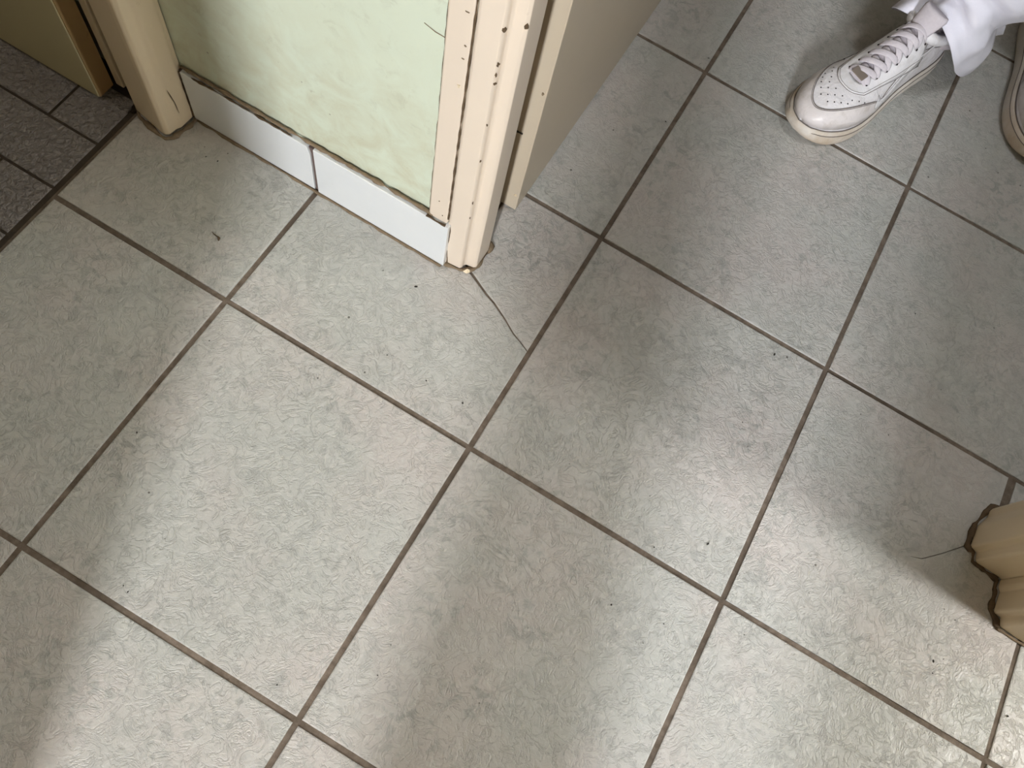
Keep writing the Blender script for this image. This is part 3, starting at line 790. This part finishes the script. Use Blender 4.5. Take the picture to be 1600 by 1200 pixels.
    for i in range(6):
        yy = 0.0178
        lace(EY[i], yy, EY[i+1], -yy*0.55, 0.0040, 0.0042)
        lace(EY[i], -yy, EY[i+1], yy, 0.0062, 0.0042)
    lace(EY[6], 0.018, EY[6]-0.035, -0.020, 0.006); lace(EY[6], -0.018, EY[6]-0.035, 0.020, 0.008)
    # little plate threaded on the lowest lace
    c = XY(EY[0]*L, cl(EY[0]), 0.0068); bm = bmesh.new(); box(bm, -0.0058, 0.0058, -0.0105, 0.0105, -0.0010, 0.0012)
    o = obj('lace_tag', bm, M_TAG, shoe); o.location = c; o.rotation_euler = (0, math.radians(14), 0); bevel(o, 0.0008)
    o['label'] = 'taupe metal lace plate'
    # curved side stripe on both flanks ------------------------------
    def flank(t, hgt, sd, off):
        # height as a fraction of the flank
        th = math.asin(min(0.97, max(0.0, hgt*0.92+0.06)))
        return S(t, th if sd > 0 else math.pi-th, off)
    for sd in (1, -1):
        up = [(0.660, 0.64), (0.640, 0.46), (0.605, 0.40), (0.55, 0.44), (0.47, 0.53), (0.38, 0.63), (0.28, 0.74), (0.16, 0.86)]
        lo = [(0.665, 0.60), (0.672, 0.34), (0.640, 0.18), (0.58, 0.16), (0.49, 0.30), (0.39, 0.48), (0.285, 0.66), (0.16, 0.855)]
        U_ = spline([(a, b, 0) for a, b in up], 5); L_ = spline([(a, b, 0) for a, b in lo], 5)
        bm = bmesh.new(); g = []
        for r in range(4):
            f = r/3; g.append([bm.verts.new(flank(lerp(u.x, l.x, f), lerp(u.y, l.y, f), sd, 0.0016)) for u, l in zip(U_, L_)])
        for r in range(3):
            for i in range(len(U_)-1): bm.faces.new((g[r][i], g[r][i+1], g[r+1][i+1], g[r+1][i]))
        for row, C in ((g[0], U_), (g[-1], L_)):
            d = [bm.verts.new(flank(c.x, c.y, sd, -0.0005)) for c in C]
            for i in range(len(C)-1): bm.faces.new((row[i], row[i+1], d[i+1], d[i]))
        obj('side_stripe', bm, M_UP2, shoe, True)
        bm = bmesh.new()
        for C in (U_, L_): tube(bm, [flank(c.x, c.y, sd, 0.0010) for c in C], 0.0004, 5)
        obj('stripe_edge', bm, M_LINE, shoe, True)
    if mirror:
        shoe.scale = (1, -1, 1)
    return shoe

def orient(shoe, toe, direction):
    d = Vector((direction[0], direction[1], 0)).normalized()
    heel = Vector((toe[0], toe[1], 0)) - d*L
    shoe.location = heel + Vector((0, 0, 0.0003)); shoe.rotation_euler = (0, 0, math.atan2(d.y, d.x))

person = empty('person', (0, 0, 0))
tag(person, 'person in white trousers and scuffed white sneakers standing beyond the open doorway', 'person')
sh1 = build_shoe(person, False); orient(sh1, (0.144, 0.646), (-0.42, -0.907))
sh2 = build_shoe(person, True); orient(sh2, (0.492, 0.818), (0.262, -0.965))
sh1['label'] = 'white sneaker with dirty toe, seen whole'; sh2['label'] = 'white sneaker cut off by the photo edge'

# trousers ------------------------------------------------------------
HEM = [(-0.078,-0.022,0.094), (-0.052,-0.030,0.101), (-0.034,-0.036,0.118), (0.000,-0.058,0.112), (0.027,-0.050,0.083), (0.046,-0.022,0.050), (0.062,0.000,0.036), (0.074,0.030,0.038), (0.066,0.062,0.060), (0.084,0.100,0.050), (0.040,0.088,0.030), (0.000,0.090,0.022), (-0.045,0.080,0.024), (-0.078,0.045,0.042), (-0.084,0.010,0.070)]
def leg_rows(c, hem, path, mirror, seed):
    """rows of points from the hem upwards; path = [(z, x, y, rx, ry)]"""
    H = spline([Vector((-p[0] if mirror else p[0], p[1], p[2])) for p in hem], 6, True)
    if mirror: H = H[::-1]
    n = len(H); rows = []
    ang = [math.atan2(p.y, p.x) for p in H]
    zs_ = [0, 0.25, 0.5, 0.75, 1.0]
    z_top = 0.19
    def ell(z, a):
        cx = interp(z, [(q[0], q[1]) for q in path]); cyy = interp(z, [(q[0], q[2]) for q in path])
        rx = interp(z, [(q[0], q[3]) for q in path]); ry = interp(z, [(q[0], q[4]) for q in path])
        f = 1 + 0.05*noise.noise(Vector((math.cos(a)*1.6+seed, math.sin(a)*1.6, z*9)))
        return Vector((cx + rx*f*math.cos(a), cyy + ry*f*math.sin(a), z))
    K = 14
    for k in range(K+1):
        f = k/K; row = []
        for p, a in zip(H, ang):
            b = Vector((c[0]+p.x, c[1]+p.y, p.z)); e = ell(z_top, a)
            q = b.lerp(e, f); s = 1-(1-f)**2.2
            q.x = lerp(b.x, e.x, s); q.y = lerp(b.y, e.y, s)
            # folds where the cloth stacks on the shoe
            w = math.sin(f*math.pi)
            fold = -0.006*math.exp(-((f-0.30)/0.2)**2) + w*(0.010*math.sin(f*13 + a*2.0 + seed) + 0.009*noise.noise(Vector((math.cos(a)*2.2, math.sin(a)*2.2+seed, f*4.5))))
            d = Vector((math.cos(a), math.sin(a), 0)); q += d*fold
            row.append(q)
        rows.append(row)
    z = z_top
    while z < 0.86:
        z += 0.045; rows.append([ell(z, a) for a in ang])
    return rows
bm = bmesh.new()
PATH1 = [(0.15, 0.280, 0.922, 0.060, 0.068), (0.5, 0.290, 0.945, 0.088, 0.092), (0.9, 0.300, 1.020, 0.105, 0.120)]
PATH2 = [(0.15, 0.440, 1.062, 0.078, 0.080), (0.5, 0.440, 1.040, 0.088, 0.092), (0.9, 0.440, 1.045, 0.105, 0.120)]
for c, pth, mir, sd in (((0.268, 0.868), PATH1, False, 0.0), ((0.440, 1.070), PATH2, True, 2.0)):
    R = leg_rows(c, HEM, pth, mir, sd)
    V = [[bm.verts.new(p) for p in row] for row in R]; n = len(V[0])
    for a, b in zip(V, V[1:]):
        for i in range(n): bm.faces.new((a[i], a[(i+1) % n], b[(i+1) % n], b[i]))
pel = [(0.80, 0.370, 1.030, 0.150, 0.110), (0.88, 0.370, 1.032, 0.180, 0.130), (0.97, 0.370, 1.040, 0.182, 0.125), (1.06, 0.370, 1.045, 0.165, 0.112)]
V = [[bm.verts.new((x+rx*math.cos(2*math.pi*k/32), y+ry*math.sin(2*math.pi*k/32), z)) for k in range(32)] for z, x, y, rx, ry in pel]
for a, b in zip(V, V[1:]):
    for i in range(32): bm.faces.new((a[i], a[(i+1) % 32], b[(i+1) % 32], b[i]))
bm.faces.new(V[0][::-1]); bm.faces.new(V[-1])
tr = obj('trousers', bm, M_CLOTH, person, True); tr['label'] = 'wide white trousers with crumpled hems'
sm = tr.modifiers.new('thickness', 'SOLIDIFY'); sm.thickness = 0.0018; sm.offset = -1

for (ax, ay), nm in (((0.262, 0.892), 's'), ((0.428, 1.060), 't')):
    bm = bmesh.new(); tube(bm, [(ax, ay, 0.060), (ax, ay, 0.10), (ax+0.008, ay+0.018, 0.16), (ax+0.014, ay+0.034, 0.24)], 0.034, 18, up=(0, 1, 0), taper=[1.0, 1.0, 1.05, 1.15])
    obj('sock', bm, M_TONGUE, person, True)

# body: one skinned figure ---------------------------------------------
def skin_body():
    J = {}; V = []; E = []; Rr = []
    def add(n, p, r, par=None):
        J[n] = len(V); V.append(p); Rr.append(r)
        if par: E.append((J[par], J[n]))
    add('pelvis', (0.37, 1.04, 0.95), 0.125)
    add('waist', (0.37, 1.045, 1.08), 0.115, 'pelvis'); add('chest', (0.37, 1.05, 1.28), 0.145, 'waist'); add('upper', (0.37, 1.055, 1.40), 0.120, 'chest')
    add('neck', (0.37, 1.045, 1.49), 0.052, 'upper'); add('chin', (0.37, 1.03, 1.55), 0.065, 'neck'); add('head', (0.37, 1.03, 1.63), 0.088, 'chin'); add('crown', (0.37, 1.04, 1.70), 0.070, 'head')
    for s, hip, knee, ank, heel in ((-1, (0.300, 1.03, 0.86), (0.290, 0.945, 0.48), (0.264, 0.890, 0.10), (0.260, 0.885, 0.045)), (1, (0.440, 1.045, 0.86), (0.440, 1.045, 0.48), (0.428, 1.062, 0.10), (0.428, 1.055, 0.045))):
        k = str(s)
        add('hip'+k, hip, 0.085, 'pelvis'); add('knee'+k, knee, 0.055, 'hip'+k); add('calf'+k, tuple(lerp(a, b, 0.35) for a, b in zip(knee, ank)), 0.044, 'knee'+k)
        add('ankle'+k, ank, 0.034, 'calf'+k); add('heel'+k, heel, 0.026, 'ankle'+k)
        add('sh'+k, (0.37+s*0.165, 1.055, 1.40), 0.062, 'upper'); add('el'+k, (0.37+s*0.225, 1.06, 1.12), 0.042, 'sh'+k)
        add('wr'+k, (0.37+s*0.235, 0.99, 0.90), 0.027, 'el'+k); add('palm'+k, (0.37+s*0.232, 0.965, 0.82), 0.030, 'wr'+k)
        for q, (dx, ln) in enumerate(((-0.026, 0.070), (-0.009, 0.082), (0.009, 0.078), (0.026, 0.062))):
            add('f%d%s' % (q, k), (0.37+s*0.232, 0.965+dx, 0.785), 0.010, 'palm'+k); add('g%d%s' % (q, k), (0.37+s*0.226, 0.955+dx, 0.785-ln*.6), 0.008, 'f%d%s' % (q, k)); add('h%d%s' % (q, k), (0.37+s*0.214, 0.945+dx, 0.785-ln), 0.007, 'g%d%s' % (q, k))
        add('t1'+k, (0.37+s*0.222, 0.925, 0.815), 0.011, 'palm'+k); add('t2'+k, (0.37+s*0.214, 0.905, 0.775), 0.009, 't1'+k)
    me = bpy.data.meshes.new('body'); me.from_pydata(V, E, [])
    o = bpy.data.objects.new('body', me); COL.objects.link(o); o.parent = person
    o.modifiers.new('skin', 'SKIN')
    for i, r in enumerate(Rr): me.skin_vertices[0].data[i].radius = (r, r*0.8 if 0.05 < r < 0.2 else r)
    me.skin_vertices[0].data[0].use_root = True
    sub = o.modifiers.new('smooth', 'SUBSURF'); sub.levels = 1; sub.render_levels = 1
    me.materials.append(mat_plain('skin', (0.50, 0.34, 0.26), 0.5, 0.4, 0.05))
    return o
body = skin_body()
# plain pale top
bm = bmesh.new(); rows = []
for z, rx, ry, cyy in ((0.98, 0.196, 0.140, 1.042), (1.10, 0.180, 0.130, 1.046), (1.25, 0.190, 0.140, 1.050), (1.36, 0.195, 0.125, 1.054), (1.43, 0.150, 0.095, 1.055), (1.475, 0.070, 0.066, 1.050)):
    rows.append([bm.verts.new((0.37+rx*math.cos(2*math.pi*k/32), cyy+ry*math.sin(2*math.pi*k/32), z)) for k in range(32)])
for a, b in zip(rows, rows[1:]):
    for i in range(32): bm.faces.new((a[i], a[(i+1) % 32], b[(i+1) % 32], b[i]))
for s in (-1, 1):
    tube(bm, spline([(0.37+s*0.14, 1.055, 1.405), (0.37+s*0.19, 1.057, 1.33), (0.37+s*0.226, 1.06, 1.13), (0.37+s*0.236, 0.995, 0.92)], 6), 0.060, 16, up=(0, 1, 0), taper=[1.15-0.028*i for i in range(19)])
o = obj('shirt', bm, M_CLOTH, person, True)
# hair and face
bm = bmesh.new(); bmesh.ops.create_uvsphere(bm, u_segments=24, v_segments=16, radius=1)
for v in list(bm.verts):
    v.co = Vector((0.37+v.co.x*0.085, 1.055+v.co.y*0.098, 1.665+v.co.z*0.092))
bmesh.ops.delete(bm, geom=[v for v in bm.verts if v.co.y < 1.0 and v.co.z < 1.69], context='VERTS')
obj('hair', bm, mat_plain('dark_hair', (0.05, 0.035, 0.025), 0.6, 0.3, 0.3, 200), person, True)
